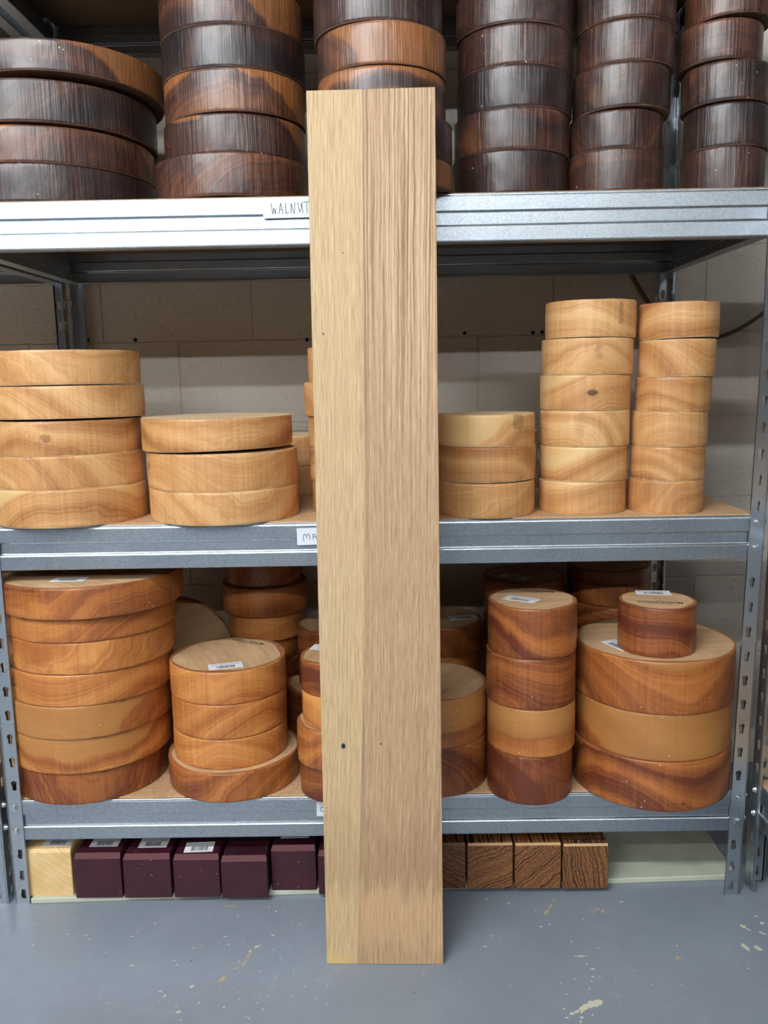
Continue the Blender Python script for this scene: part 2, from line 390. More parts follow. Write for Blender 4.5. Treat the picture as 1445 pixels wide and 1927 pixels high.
# ---------------------------------------------------------------- the room
bm = bmesh.new(); box(bm, -3.0, 4.2, -11.0, .72, -.1, 0); tag(obj('floor', bm, FLOOR), kind='structure')
bm = bmesh.new(); box(bm, -3.0, 4.2, -11.0, .72, 3.12, 3.2); tag(obj('ceiling', bm, CEIL), kind='structure')
fl = bpy.data.objects['floor']
bm = bmesh.new(); box(bm, -3.0, 4.2, .6385, .72, 0, 3.12)
wall = tag(obj('wall_back', bm, WALLM), kind='structure')
BW, BH = .40, .222
blk = {}
def block_mesh(w, h):
    k = (round(w, 3), round(h, 3))
    if k not in blk:
        b = bmesh.new(); box(b, 0, w-.0035, .0, .02, 0, h-.0035, bev=.0016)
        for v in b.verts: v.co += Vector((rnd.uniform(-1, 1)*.0006, rnd.uniform(-1, 1)*.0004, rnd.uniform(-1, 1)*.0006))
        blk[k] = mesh_of('block', b, WALLM)
    return blk[k]
for row in range(0, 10):
    z = 1.2185 + (row-5)*BH - BH*.5*0; z = 1.2185 - 5.488*BH + row*BH + .0
    z = 1.2185 + (row-5)*BH
    if z < 0: z0, h = 0.0, BH + z
    else: z0, h = z, BH
    if z0 > 2.3 or h <= .02: continue
    x = (.032 if row % 2 == 1 else -.168+.4) - 4*BW
    while x < 2.6:
        o = bpy.data.objects.new('block', block_mesh(BW, h)); o.location = (x+.0025, .6345 + rnd.uniform(0, .0008), z0); link(o, wall)
        x += BW
for hx, hz in ((-.01, 1.224), (.118, 1.222), (.577, 1.214), (.997, 1.224), (1.179, 1.222), (1.203, 1.223)):
    b = bmesh.new(); bmesh.ops.create_cone(b, cap_ends=True, segments=12, radius1=.0048, radius2=.0048, depth=.003)
    obj('drilled_hole', b, HOLE, wall, (hx, .6338, hz), (math.pi/2, 0, 0))

# larger paint chips on the floor, each an irregular sliver
chips = bmesh.new()
def chip(cx, cy, lx, ly, ang, mi=0, nn=13):
    vs = []; zc = .0003 + rnd.uniform(0, .0002)
    for i in range(nn):
        a = 2*math.pi*i/nn; r = rnd.uniform(.5, 1.15)
        px, py = math.cos(a)*lx*r, math.sin(a)*ly*r
        vs.append(chips.verts.new((cx + px*math.cos(ang) - py*math.sin(ang), cy + px*math.sin(ang) + py*math.cos(ang), zc)))
    f = chips.faces.new(vs); f.material_index = mi
for c in [(1.150, -.314, .012, .008, .4), (1.139, -.320, .012, .009, .9), (1.128, -.326, .011, .007, .6), (1.117, -.332, .010, .006, .6), (1.106, -.338, .007, .004, .6), (1.096, -.343, .006, .004, .2), (1.085, -.331, .003, .002, .2), (1.112, -.352, .004, .003, 0), (1.086, -.352, .004, .0025, 0),
          (1.145, -.192, .013, .0028, 0), (1.160, -.228, .006, .003, 0), (1.152, -.215, .004, .002, 0), (1.156, -.250, .004, .002, 0), (1.168, -.250, .003, .002, 0), (1.120, -.255, .003, .002, 0), (1.142, -.282, .003, .002, .5), (1.150, -.262, .003, .0018, 0),
          (1.492, -.108, .010, .006, -1.2), (1.500, -.118, .006, .003, -.6), (1.471, -.172, .012, .006, -1.3), (1.492, -.174, .011, .006, -1.0), (1.522, -.130, .009, .004, -.6), (1.535, -.098, .007, .004, .3), (1.532, -.075, .005, .003, .2),
          (1.452, -.232, .003, .002, 0), (1.34, -.165, .0035, .002, 0), (1.085, -.100, .004, .003, .2), (1.103, -.094, .004, .002, .1), (.965, -.16, .005, .0018, 0), (.89, -.10, .003, .002, 0),
          (.410, -.262, .006, .004, .5), (.281, -.203, .004, .003, .4), (.513, -.152, .009, .003, .7), (.502, -.165, .004, .003, .4), (.40, -.328, .006, .003, .3), (.432, -.305, .006, .002, .9), (.365, -.288, .005, .002, 1.2), (.255, -.115, .005, .002, 0), (.16, -.11, .003, .002, 0), (.12, -.105, .003, .002, 0), (.54, -.118, .005, .003, 0), (.985, -.005, .006, .003, .3), (1.27, -.02, .006, .003, .2), (1.03, -.02, .004, .003, 1)]:
    chip(*c)
for c in [(.503, -.175, .012, .004, 1.2), (.497, -.198, .012, .004, 1.1), (.484, -.215, .008, .003, .5), (.462, -.243, .010, .007, 1.2), (1.105, -.052, .012, .004, 1.1), (1.117, -.034, .010, .003, 1.1), (1.127, -.012, .007, .003, 1.0), (1.212, -.045, .010, .003, .7), (1.222, -.052, .008, .004, 1.2), (1.20, -.055, .006, .003, .3), (1.33, -.20, .008, .005, .4), (.425, -.018, .009, .0025, .8), (.438, -.016, .008, .002, .8), (.448, -.020, .006, .0025, .9), (1.0, -.27, .005, .003, .3)]:
    chip(*c, mi=1)
for i in range(90):
    cx = rnd.choice([rnd.gauss(.50, .07), rnd.gauss(.50, .10), rnd.gauss(1.13, .05), rnd.uniform(0, 1.6)]); s = rnd.uniform(.0008, .0022)
    chip(cx, rnd.uniform(-.38, -.02), s*rnd.uniform(1, 2.5), s, rnd.uniform(-1, 1.6), nn=7)
tag(obj('paint_chip', chips, [CHIPM, CHIPT], fl), kind='stuff')

# ---------------------------------------------------------------- strip lights
for ri, (ly, st, lxs) in enumerate(LAMP_ROWS):
    m = LAMPM.m if ri == 0 else LAMPM.m.copy()
    m.node_tree.nodes['Principled BSDF'].inputs['Emission Strength'].default_value = st
    for k, lx in enumerate(lxs):
        t = empty('strip_light', (lx, ly, LAMP_Z))
        tag(t, '%s ceiling strip light in the %s row in front of the racking' % ({1: ('only',), 2: ('left', 'right'), 3: ('left', 'middle', 'right')}[len(lxs)][k], ('nearest', 'second', 'farthest')[ri]), 'ceiling light', 'ceiling strip lights parallel to the racking')
        b = bmesh.new(); box(b, -.76, .76, -.05, .05, .03, .12, bev=.006); obj('housing', b, CEIL, t)
        b = bmesh.new(); box(b, -.74, .74, -.032, .032, -.012, .0295, bev=.008); obj('diffuser', b, m, t)

# ---------------------------------------------------------------- racking
PZ = 2.35
LV = [.147, .7355, 1.3635, 1.9135]
def keyhole(cx, cz, flip):
    s = -1 if flip else 1
    pts = [(cx + .0062*math.cos(a), cz + s*.0062*math.sin(a) + s*.004) for a in [math.radians(-42 + i*264/12) for i in range(13)]]
    pts += [(cx-.0040, cz - s*.0115), (cx+.0040, cz - s*.0115)]
    return pts
def plate(w, z0, z1, cx, step=.052, phase=.013, skip=()):
    """perforated strip in local x (0..w), local y = height"""
    sp = [[(0, z0), (w, z0), (w, z1), (0, z1)]]
    z = .023
    k = 0
    zs = [.066-.043, .066, .115] + [.273 + .052*i for i in range(40)]
    for z in zs:
        if z-.02 < z0 or z+.02 > z1: continue
        if any(b-.012 < z < b+.10 for b in LV if z > .13): continue
        sp.append(keyhole(cx, z, z < .13))
    return fill_curve(sp, .0018)
plates = {}
def post_mesh(w, z0, z1, side_w):
    """L-section: front flange along +x, side flange along +y, corner at origin, both perforated"""
    k = (w, z0, z1, side_w)
    if k in plates: return plates[k]
    bm = bmesh.new()
    for wi, rotm in ((w, Matrix(((1, 0, 0), (0, 0, 1), (0, 1, 0)))), (side_w, Matrix(((0, 0, 1), (1, 0, 0), (0, 1, 0))))):
        p = plate(wi-.003, z0, z1, wi*.52)
        for v in p.verts: v.co.x += .003; v.co = rotm @ v.co
        tmp = bpy.data.meshes.new('t'); p.to_mesh(tmp); p.free(); bm.from_mesh(tmp); bpy.data.meshes.remove(tmp)
    # rounded corner, rolled ribs at the flange edges
    prof = [(.003-.003*math.cos(a)-.0009, .003-.003*math.sin(a)-.0009) for a in [i*math.pi/12 for i in range(7)]]
    prof += [(.003-.0012*math.cos(a)+.0009*0, .003-.0012*math.sin(a)) for a in [math.pi/2 - i*math.pi/12 for i in range(7)]]
    def zl(pr):
        lo = [bm.verts.new((a, b, z0)) for a, b in pr]; hi = [bm.verts.new((a, b, z1)) for a, b in pr]
        for i in range(len(pr)): j = (i+1) % len(pr); bm.faces.new((lo[i], lo[j], hi[j], hi[i]))
        bm.faces.new(lo); bm.faces.new(list(reversed(hi)))
    zl(prof)
    zl([(w-.0035, -.0016), (w, -.0016), (w, .004), (w-.0012, .004), (w-.0012, .0009), (w-.0035, .0009)])
    zl([(-.0016, side_w-.0035), (-.0016, side_w), (.004, side_w), (.004, side_w-.0012), (.0009, side_w-.0012), (.0009, side_w-.0035)])
    bmesh.ops.recalc_face_normals(bm, faces=bm.faces[:])
    plates[k] = mesh_of('post', bm, POST)
    return plates[k]
def hex_bolt():
    bm = bmesh.new()
    bmesh.ops.create_cone(bm, cap_ends=True, segments=20, radius1=.0085, radius2=.0078, depth=.0018, matrix=Matrix.Translation((0, 0, .0008)))
    bmesh.ops.create_cone(bm, cap_ends=True, segments=16, radius1=.0066, radius2=.0050, depth=.0050, matrix=Matrix.Translation((0, 0, .0038)))
    bmesh.ops.recalc_face_normals(bm, faces=bm.faces[:])
    return mesh_of('bolt', bm, BOLT)
BOLTM = hex_bolt()
#  beam section: (inset from the face, height)
BP = [(.028, .0), (.0025, .0), (.0006, .0008), (.0, .003), (.0, .0285), (.0012, .0308), (.0050, .0325), (.0055, .034), (.0055, .0545), (.0045, .0560), (.0006, .0572), (.0, .0585), (.0, .0835), (.0009, .0862), (.0009, .0885), (.0016, .0895), (.0062, .0895)]
TH = .0015
def beam_mesh(axis, a0, a1, sgn, base):
    """sgn +1: face looks towards -p, material lies at +p"""
    inner = [(p+TH, min(max(q, TH), .0895-TH) if 0 < i < len(BP)-1 else q+(TH if i == 0 else -TH)) for i, (p, q) in enumerate(BP)]
    prof = [(base + sgn*p, q) for p, q in BP] + [(base + sgn*p, q) for p, q in reversed(inner)]
    bm = bmesh.new(); loft(bm, prof, axis, a0, a1)
    bmesh.ops.recalc_face_normals(bm, faces=bm.faces[:])
    return bm
def rack(label, X0, X1, Y0, Y1, fr, joint=True, long_axis=0, levels=LV, pw=.031, shelf_mat=CHIP, lean=0.0):
    """X0..X1 inner opening between the posts' flanges on the long side; posts stand outside it"""
    t = empty('shelving_rack', ((X0+X1)/2, (Y0+Y1)/2, 0)); tag(t, label, 'shelving')
    off = Vector((-(X0+X1)/2, -(Y0+Y1)/2, 0))
    # corners: position, x direction, y direction
    x0, x1 = (X0-pw, X1+pw)
    for cx, cy, dx, dy in ((x0, Y0, 1, 1), (x1, Y0, -1, 1), (x0, Y1, 1, -1), (x1, Y1, -1, -1)):
        for (za, zb, sh) in ((0.0, 1.207, 0.0), (1.2085, PZ, .0016)):
            o = bpy.data.objects.new('post', post_mesh(pw, za, zb, pw))
            sx, sy = dx, dy
            o.location = Vector((cx + sh*dx*.5, cy + (sh*.6 if dy > 0 else -sh*.6), 0)) + off
            o.scale = (sx, sy, 1); link(o, t)
            if lean and cx > X1 and dy > 0:
                if za == 0: o.rotation_euler = (0, lean, 0); o.location.x -= .0045
                else: o.location.x += .0205
            for b in levels:
                if not (za <= b < zb): continue
                for dz in (.023, .075):
                    bo = bpy.data.objects.new('bolt', BOLTM); bo.location = (pw*.5, -.0012, b+dz); bo.rotation_euler = (math.pi/2, 0, 0); link(bo, o)
                    bo = bpy.data.objects.new('bolt', BOLTM); bo.location = (-.0012, pw*.5, b+dz); bo.rotation_euler = (0, -math.pi/2, 0); link(bo, o)
    for b in levels:
        for nm, bmx in (('front_beam', beam_mesh(0, X0-pw+.004, X1+pw-.004+(.02 if lean and b > 1 else 0), 1, Y0+.0014)), ('rear_beam', beam_mesh(0, X0-pw+.004, X1+pw-.004, -1, Y1-.0014)),
                        ('side_beam', beam_mesh(1, Y0+.026, Y1-.026, 1, X0-pw+.0016)), ('side_beam', beam_mesh(1, Y0+.026, Y1-.026, -1, X1+pw-.0016))):
            obj(nm, bmx, GALV, t, off + Vector((0, 0, b)))
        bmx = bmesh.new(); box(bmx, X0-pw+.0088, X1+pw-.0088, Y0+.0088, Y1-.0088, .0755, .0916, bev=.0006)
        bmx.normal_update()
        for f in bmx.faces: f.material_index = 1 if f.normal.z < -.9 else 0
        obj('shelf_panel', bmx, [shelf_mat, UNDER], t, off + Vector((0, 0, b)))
    return t
rack('galvanised steel rack with perforated posts holding the stacked wood discs, behind the leaning board', 0.0, 1.5, 0.0, .603, None, lean=.0195)
rack('galvanised steel rack bay at the left edge, only its right-hand posts in view', -1.247, -.078, 0.0, .603, None)
# the right-hand rack stands at a right angle, its long side towards the aisle
rr = rack('galvanised steel rack at the right edge, turned at a right angle to the main rack', -.50, .50, -.25, .25, None, pw=.04)
rr.rotation_euler = (0, math.radians(1.0), -math.pi/2); rr.rotation_mode = 'ZYX'; rr.location = (1.805, -.50, .0045)

# ---------------------------------------------------------------- wood discs
DISCS = {
 'walnut_a': [(0.073,0.2303,0.2183,1.4553,1.5272), (0.0758,0.2303,0.218,1.5272,1.596), (0.0856,0.2303,0.2158,1.596,1.6794), (0.1055,0.2303,0.2139,1.6794,1.7513)],
 'walnut_b': [(0.4786,0.1589,0.1549,1.4553,1.5377), (0.4863,0.1589,0.1422,1.5377,1.6103), (0.4899,0.1589,0.1412,1.6103,1.6914), (0.49,0.1589,0.1428,1.6914,1.7676), (0.4878,0.1589,0.1412,1.7676,1.8449)],
 'walnut_c': [(0.786,0.0369,0.1369,1.4553,1.502), (0.7874,0.0369,0.1339,1.502,1.5765), (0.7888,0.0369,0.1209,1.5765,1.6553), (0.7898,0.0369,0.1204,1.6553,1.7294), (0.7842,0.0369,0.1205,1.7294,1.8031)],
 'walnut_d': [(1.0457,0.1348,0.1148,1.4553,1.5356), (1.0496,0.1348,0.115,1.5356,1.6116), (1.0544,0.1348,0.1141,1.6116,1.6878), (1.0556,0.1348,0.1128,1.6878,1.7604), (1.054,0.1348,0.1151,1.7604,1.8352)],
 'walnut_e': [(1.2527,0.1117,0.0917,1.4553,1.5347), (1.2541,0.1117,0.0901,1.5347,1.6046), (1.2626,0.1117,0.0933,1.6046,1.6878), (1.2693,0.1117,0.093,1.6878,1.7643), (1.2687,0.1117,0.0939,1.7643,1.8376)],
 'walnut_f': [(1.4676,0.1095,0.0795,1.4553,1.5371), (1.4714,0.1095,0.0798,1.5371,1.6162), (1.4668,0.1095,0.0823,1.6162,1.6907), (1.4537,0.1095,0.0785,1.6907,1.7646), (1.4669,0.1095,0.0797,1.7646,1.8344)],
 'maple_g': [(0.1068,0.1249,0.1614,0.8273,0.9029), (0.1084,0.1249,0.1588,0.9029,0.9693), (0.1065,0.1249,0.1572,0.9693,1.0373), (0.1142,0.1249,0.1565,1.0373,1.1054), (0.1114,0.1249,0.1549,1.1054,1.1749)],
 'maple_h': [(0.4395,0.1202,0.1563,0.8273,0.8935), (0.4391,0.1202,0.1558,0.8935,0.9684), (0.4299,0.1202,0.1563,0.9684,1.0375)],
 'maple_i': [(0.735,0.1429,0.1098,0.8273,0.8972), (0.7298,0.1429,0.1091,0.8972,0.9675), (0.7291,0.1429,0.1084,0.9675,1.0337), (0.7227,0.1429,0.1089,1.0337,1.1035), (0.7317,0.1429,0.1077,1.1035,1.1743)],
 'maple_j': [(0.9926,0.0962,0.1018,0.8273,0.8979), (0.9936,0.0962,0.1022,0.8979,0.9707), (0.993,0.0962,0.1011,0.9707,1.0343)],
 'maple_k': [(1.199,0.1118,0.0902,0.8273,0.8945), (1.2005,0.1118,0.0902,0.8945,0.9652), (1.2019,0.1118,0.0912,0.9652,1.0382), (1.2021,0.1118,0.0922,1.0382,1.1091), (1.2051,0.1118,0.0927,1.1091,1.1811), (1.2107,0.1118,0.0915,1.1811,1.2553)],
 'maple_l': [(1.3679,0.0865,0.0751,0.8273,0.8951), (1.37,0.0865,0.0746,0.8951,0.9631), (1.372,0.0865,0.0751,0.9631,1.0336), (1.3772,0.0865,0.0746,1.0336,1.102), (1.3827,0.0865,0.0756,1.102,1.1756), (1.3837,0.0865,0.0776,1.1756,1.2472)],
 'cherry_m': [(0.1078,0.1411,0.166,0.2388,0.3094), (0.1119,0.1411,0.1724,0.3094,0.3856), (0.1146,0.1411,0.1764,0.3856,0.457), (0.1211,0.1411,0.1766,0.457,0.5248), (0.1275,0.1411,0.1769,0.5248,0.5928), (0.1277,0.1411,0.1814,0.5928,0.6438), (0.1329,0.1411,0.1938,0.6438,0.7089)],
 'cherry_n': [(0.4337,0.1207,0.1447,0.2388,0.3023), (0.4281,0.1207,0.1251,0.3023,0.3684), (0.4288,0.1207,0.1249,0.3684,0.4439), (0.4288,0.1207,0.1253,0.4439,0.5152)],
 'cherry_o': [(0.6674,0.045,0.0774,0.2388,0.3102), (0.6667,0.045,0.0809,0.3102,0.395), (0.6711,0.045,0.0724,0.395,0.4656), (0.6714,0.045,0.0736,0.4656,0.5371)],
 'cherry_p': [(0.8717,0.1081,0.1255,0.2388,0.3469), (0.8721,0.1081,0.1261,0.3469,0.4522)],
 'cherry_u': [(1.0806,0.0376,0.09,0.2388,0.3415), (1.083,0.0376,0.0914,0.3415,0.4429), (1.0815,0.0376,0.0922,0.4429,0.5488), (1.0839,0.0376,0.0913,0.5488,0.6521)],
 'cherry_w': [(1.3533,0.0764,0.1656,0.2388,0.3439), (1.3546,0.0764,0.1629,0.3439,0.4426), (1.3549,0.0764,0.1652,0.4426,0.5512)],
 'cherry_q': [(0.4656,0.44,0.0892,0.2388,0.356), (0.4682,0.44,0.0888,0.356,0.4111), (0.4657,0.44,0.0837,0.4111,0.4712), (0.4703,0.44,0.0962,0.4712,0.5346), (0.4683,0.44,0.1071,0.5346,0.607), (0.4654,0.44,0.0945,0.607,0.669)],
 'cherry_s': [(0.6374,0.33,0.1076,0.2388,0.3749), (0.6502,0.33,0.0896,0.3749,0.4463), (0.651,0.33,0.0903,0.4463,0.5216)],
 'cherry_t': [(0.9176,0.4,0.091,0.2388,0.358), (0.9202,0.4,0.0925,0.358,0.4368), (0.9207,0.4,0.0973,0.4368,0.5116)],
 'cherry_v': [(1.124,0.42,0.1013,0.2388,0.4219), (1.1251,0.42,0.1011,0.4219,0.5171), (1.1264,0.42,0.101,0.5171,0.6162)],
 'cherry_y': [(1.3791,0.44,0.1309,0.2388,0.3959), (1.3768,0.44,0.1301,0.3959,0.4788), (1.3683,0.44,0.1229,0.4788,0.5485), (1.3435,0.44,0.1024,0.5485,0.6004), (1.3424,0.44,0.1021,0.6004,0.636)],
 'maple_aa': [(0.5478,0.5,0.1157,0.8273,0.9002), (0.5503,0.5,0.1151,0.9002,0.9751)],
 'maple_bb': [(1.0738,0.5,0.0975,0.8273,0.9003), (1.0729,0.5,0.0964,0.9003,0.9718)],
 'cherry_x': [(1.3358,0.0136,0.077,0.5515,0.6517)],
}

def disc_mesh(name, r, h, sl, seed, mats, rim):
    """mats: side, rim, face; sl: slope of the underside (the gap a warped disc leaves)"""
    rg = random.Random(seed); N = 72; bm = bmesh.new()
    ph = [rg.uniform(0, 6.28) for _ in range(4)]
    def rad(a): return r*(1 + .0035*math.sin(2*a+ph[0]) + .002*math.sin(5*a+ph[1])) 
    sm = math.hypot(*sl)
    lev = [0, .0012, .005, .25, .5, .75, .995, .999]
    rings = []
    for k, (q, dr) in enumerate(((0, -.0016), (.0012, -.0002), (.006, 0), (.35*h, .0004), (.7*h, .0003), (h-.006, 0), (h-.0012, -.0003), (h, -.0016))):
        row = []
        for i in range(N):
            a = 2*math.pi*i/N; rr_ = rad(a) + dr + (rg.uniform(-.0005, .0005) if k in (0, 1, 6, 7) else 0)
            x, y = rr_*math.cos(a), rr_*math.sin(a)
            zb = sm*r + sl[0]*x + sl[1]*y if sm else 0
            z = q + zb*(1 - q/h)
            if k in (1, 6): z += (rg.uniform(-.2, 1)**3)*(.0018 if k == 1 else -.0018)
            row.append(bm.verts.new((x, y, z)))
        rings.append(row)
    for a_, b_ in zip(rings[:-1], rings[1:]):
        for i in range(N):
            j = (i+1) % N; f = bm.faces.new((a_[i], a_[j], b_[j], b_[i])); f.material_index = 1 if a_ is rings[0] else 0; f.smooth = True
    f = bm.faces.new(list(reversed(rings[0]))); f.material_index = 2
    inner = []
    for i in range(N):
        a = 2*math.pi*i/N; rr_ = rad(a) - rim*(1 + .35*math.sin(3*a+ph[2]) + .2*math.sin(7*a+ph[3]))
        inner.append(bm.verts.new((rr_*math.cos(a), rr_*math.sin(a), h)))
    for i in range(N):
        j = (i+1) % N; f = bm.faces.new((rings[-1][i], rings[-1][j], inner[j], inner[i])); f.material_index = 1
    f = bm.faces.new(inner); f.material_index = 2
    return mesh_of(name, bm, mats)
MATS = {'walnut': [WAL, WRIM, WTOP], 'maple': [MAP, MRIM, MTOP], 'cherry': [CHE, CRIM, CTOP]}
# tone (0 pale .. 1 dark) and sapwood (0 none .. 1 lots) of each disc from the bottom of its stack
TONE = {
 'walnut_a': [(.80, 0), (.55, .35), (.72, 0), (.62, .45)], 'walnut_b': [(.42, 0), (.55, .35), (.30, .35), (.92, 0), (.60, .2)],
 'walnut_c': [(.55, .4), (.72, 0), (.45, .15), (.50, .75), (.68, 0)], 'walnut_d': [(.78, 0), (.48, 0), (.88, 0), (.60, 0), (.66, 0)],
 'walnut_e': [(.58, 0), (.66, 0), (.72, 0), (.66, 0), (.62, 0)], 'walnut_f': [(.74, 0), (.80, 0), (.62, 0), (.46, 0), (.42, .3)],
 'maple_g': [(.55, .2), (.52, 0), (.62, .1), (.42, 0), (.46, 0)], 'maple_h': [(.38, 0), (.45, 0), (.66, 0)],
 'maple_i': [(.70, 0), (.60, 0), (.55, .3), (.50, 0), (.55, 0)], 'maple_j': [(.50, 0), (.66, 0), (.46, .35)],
 'maple_k': [(.46, 0), (.42, .1), (.30, .6), (.50, .1), (.30, .2), (.36, 0)], 'maple_l': [(.60, .3), (.56, 0), (.46, 0), (.58, 0), (.50, 0), (.58, 0)],
 'maple_aa': [(.45, 0), (.35, 0)], 'maple_bb': [(.6, 0), (.5, 0)],
 'cherry_m': [(.82, 0), (.48, .12), (.62, .1), (.36, 0), (.38, 0), (.52, 0), (.66, 0)], 'cherry_n': [(.62, 0), (.22, 0), (.42, 0), (.26, 0)],
 'cherry_o': [(.82, 0), (.50, 0), (.18, 0), (.86, 0)], 'cherry_p': [(.86, 0), (.62, .42)], 'cherry_u': [(.98, 0), (.50, .38), (.78, .20), (.82, 0)],
 'cherry_w': [(.72, .25), (.70, .30), (.66, .18)], 'cherry_x': [(.80, .15)],
 'cherry_q': [(.6, 0), (.5, 0), (.5, 0), (.35, 0), (.5, 0), (.7, 0)], 'cherry_s': [(.85, 0), (.8, 0), (.8, 0)],
 'cherry_t': [(.7, 0), (.6, 0), (.75, 0)], 'cherry_v': [(.8, 0), (.8, 0), (.85, 0)], 'cherry_y': [(.7, 0), (.7, 0), (.6, 0), (.7, 0), (.8, 0)],
}
# slope of the underside where a warped disc shows a gap below it
SLOPE = {('walnut_a', 3): (.012, -.030), ('walnut_a', 2): (.004, -.012), ('walnut_b', 0): (.004, -.010), ('walnut_b', 2): (.012, -.006), ('walnut_e', 2): (.012, -.020), ('walnut_f', 4): (.030, -.045), ('walnut_f', 2): (.004, -.020), ('walnut_f', 3): (-.010, -.016), ('walnut_c', 3): (.006, -.006),
         ('maple_g', 3): (.002, -.014), ('maple_g', 4): (.004, -.006), ('maple_h', 2): (.022, -.010), ('maple_j', 1): (.014, -.004), ('maple_l', 5): (.022, -.004), ('maple_k', 5): (-.006, -.006)}
KNOT = {('maple_k', 3): (-.005, .036, .011, .006, .9), ('maple_k', 5): (.040, .048, .007, .024, .32), ('maple_k', 4): (.002, .045, .009, .018, .28), ('maple_j', 2): (.055, .048, .012, .026, .42), ('maple_k', 2): (-.025, .045, .012, .03, .16),
        ('cherry_m', 3): (-.118, .034, .007, .003, .9), ('cherry_w', 0): (.020, .018, .004, .003, .95), ('maple_g', 2): (.02, .036, .012, .008, .5), ('maple_h', 1): (-.14, .045, .006, .009, .6), ('walnut_e', 2): (-.06, .03, .022, .022, .85)}
WHERE = {'cherry_x': '',
 'walnut_a': 'wide stack at left, top shelf',
 'walnut_b': 'second stack from left, top shelf',
 'walnut_c': 'stack behind oak board, top shelf',
 'walnut_d': 'first stack right of oak board, top shelf',
 'walnut_e': 'second stack right of oak board, top shelf',
 'walnut_f': 'narrow stack at right end, top shelf',
 'maple_g': 'stack at left end, middle shelf',
 'maple_h': 'low wide stack left of board, middle shelf',
 'maple_i': 'stack hidden by oak board, middle shelf',
 'maple_j': 'low stack right of oak board, middle shelf',
 'maple_k': 'tall stack second from right, middle shelf',
 'maple_l': 'tall narrow rightmost stack, middle shelf',
 'maple_aa': 'rear stack left of board, middle shelf',
 'maple_bb': 'rear stack right of board, middle shelf',
 'cherry_m': 'tall wide leftmost stack, lower shelf',
 'cherry_n': 'front stack second from left, lower shelf',
 'cherry_o': "front stack at oak board's left edge, lower shelf",
 'cherry_p': "front stack at oak board's right edge, lower shelf",
 'cherry_u': 'tall narrow stack right of board, lower shelf',
 'cherry_w': 'widest rightmost stack, lower shelf',
 'cherry_q': 'tall shaded rear stack left of board, lower shelf',
 'cherry_s': "rear stack at board's left edge, lower shelf",
 'cherry_t': "rear stack at board's right edge, lower shelf",
 'cherry_v': 'rear stack behind tall narrow one, lower shelf',
 'cherry_y': 'shaded rear rightmost stack, lower shelf'}
ORD = ['bottom', 'second up', 'third up', 'fourth up', 'fifth up', 'sixth up', 'seventh up']
SHELF = {'walnut': 'dark walnut discs stacked on the top shelf', 'maple': 'pale maple discs stacked on the middle shelf', 'cherry': 'orange cherry discs stacked on the lower shelf'}
TOPS = {}
SHORT = lambda s: s
sd = 3
for st, rows in DISCS.items():
    sp = st.split('_')[0]
    for k, (cx, cy, r, z0, z1) in enumerate(rows):
        sd += 1
        tone, sap = TONE[st][k]
        if st == 'cherry_w': cx -= .004; r -= .001
        if st == 'cherry_m' and k > 4: cx += .003; r -= .002
        last = k == len(rows)-1
        sl = SLOPE.get((st, k), (0, 0))
        rim = .0075 if sp == 'cherry' else .002
        if st in ('cherry_n',) and last: rim = .011
        o = bpy.data.objects.new(sp + '_disc', disc_mesh(sp + '_disc', r, z1-z0-.0003, sl, sd, MATS[sp], min(rim, r*.12)))
        o.location = (cx, cy, z0); link(o)
        kn = KNOT.get((st, k), (0, 0, .01, .01, 0.0))
        for nm, v in zip(('knot_x', 'knot_z', 'knot_w', 'knot_h', 'knot_k'), kn): o[nm] = float(v)
        o['seed'] = float(sd*1.37 % 17); o['tone'] = float(tone); o['sap'] = float(sap)
        sh = {'walnut': ('brown' if tone < .5 else 'dark brown' if tone < .75 else 'blackish'), 'maple': ('cream' if tone < .45 else 'honey' if tone < .6 else 'amber'), 'cherry': ('pale orange' if tone < .45 else 'orange' if tone < .7 else 'red-brown')}[sp]
        if sap > .3: sh += ' two-toned'
        if st == 'cherry_x': lab = 'small thick red-brown cherry disc standing alone on the widest lower-shelf stack'
        else:
            pos = 'top' if last else ORD[k]
            lab = '%s %s disc, %s in %s' % (sh, sp, pos, WHERE[st])
        tag(o, lab, 'wood disc', SHELF[sp])
        TOPS[st] = (o, z1-.0003)
# a large disc stands on edge in the shade behind the left stacks
me = disc_mesh('cherry_disc', .155, .066, (0, 0), 901, MATS['cherry'], .007)
o = bpy.data.objects.new('cherry_disc', me); o.location = (.205, .505, .2388+.155*math.cos(math.radians(12))+.001)
o.rotation_euler = (math.radians(90-12), 0, math.radians(18)); link(o); o['seed'] = 5.1; o['tone'] = .6; o['sap'] = 0.0
tag(o, 'large cherry disc standing on edge, leaning back in the shade behind the left stacks', 'wood disc', SHELF['cherry'])
# two discs on the right-hand rack
o = bpy.data.objects.new('cherry_disc', disc_mesh('cherry_disc', .11, .08, (0, 0), 902, MATS['cherry'], .007)); o.location = (1.765, -.27, .2442); o.rotation_euler = (0, math.radians(1.0), 0); link(o); o['seed'] = 8.1; o['tone'] = .7; o['sap'] = 0.0
tag(o, 'cherry disc on the lower shelf of the right-hand rack', 'wood disc')

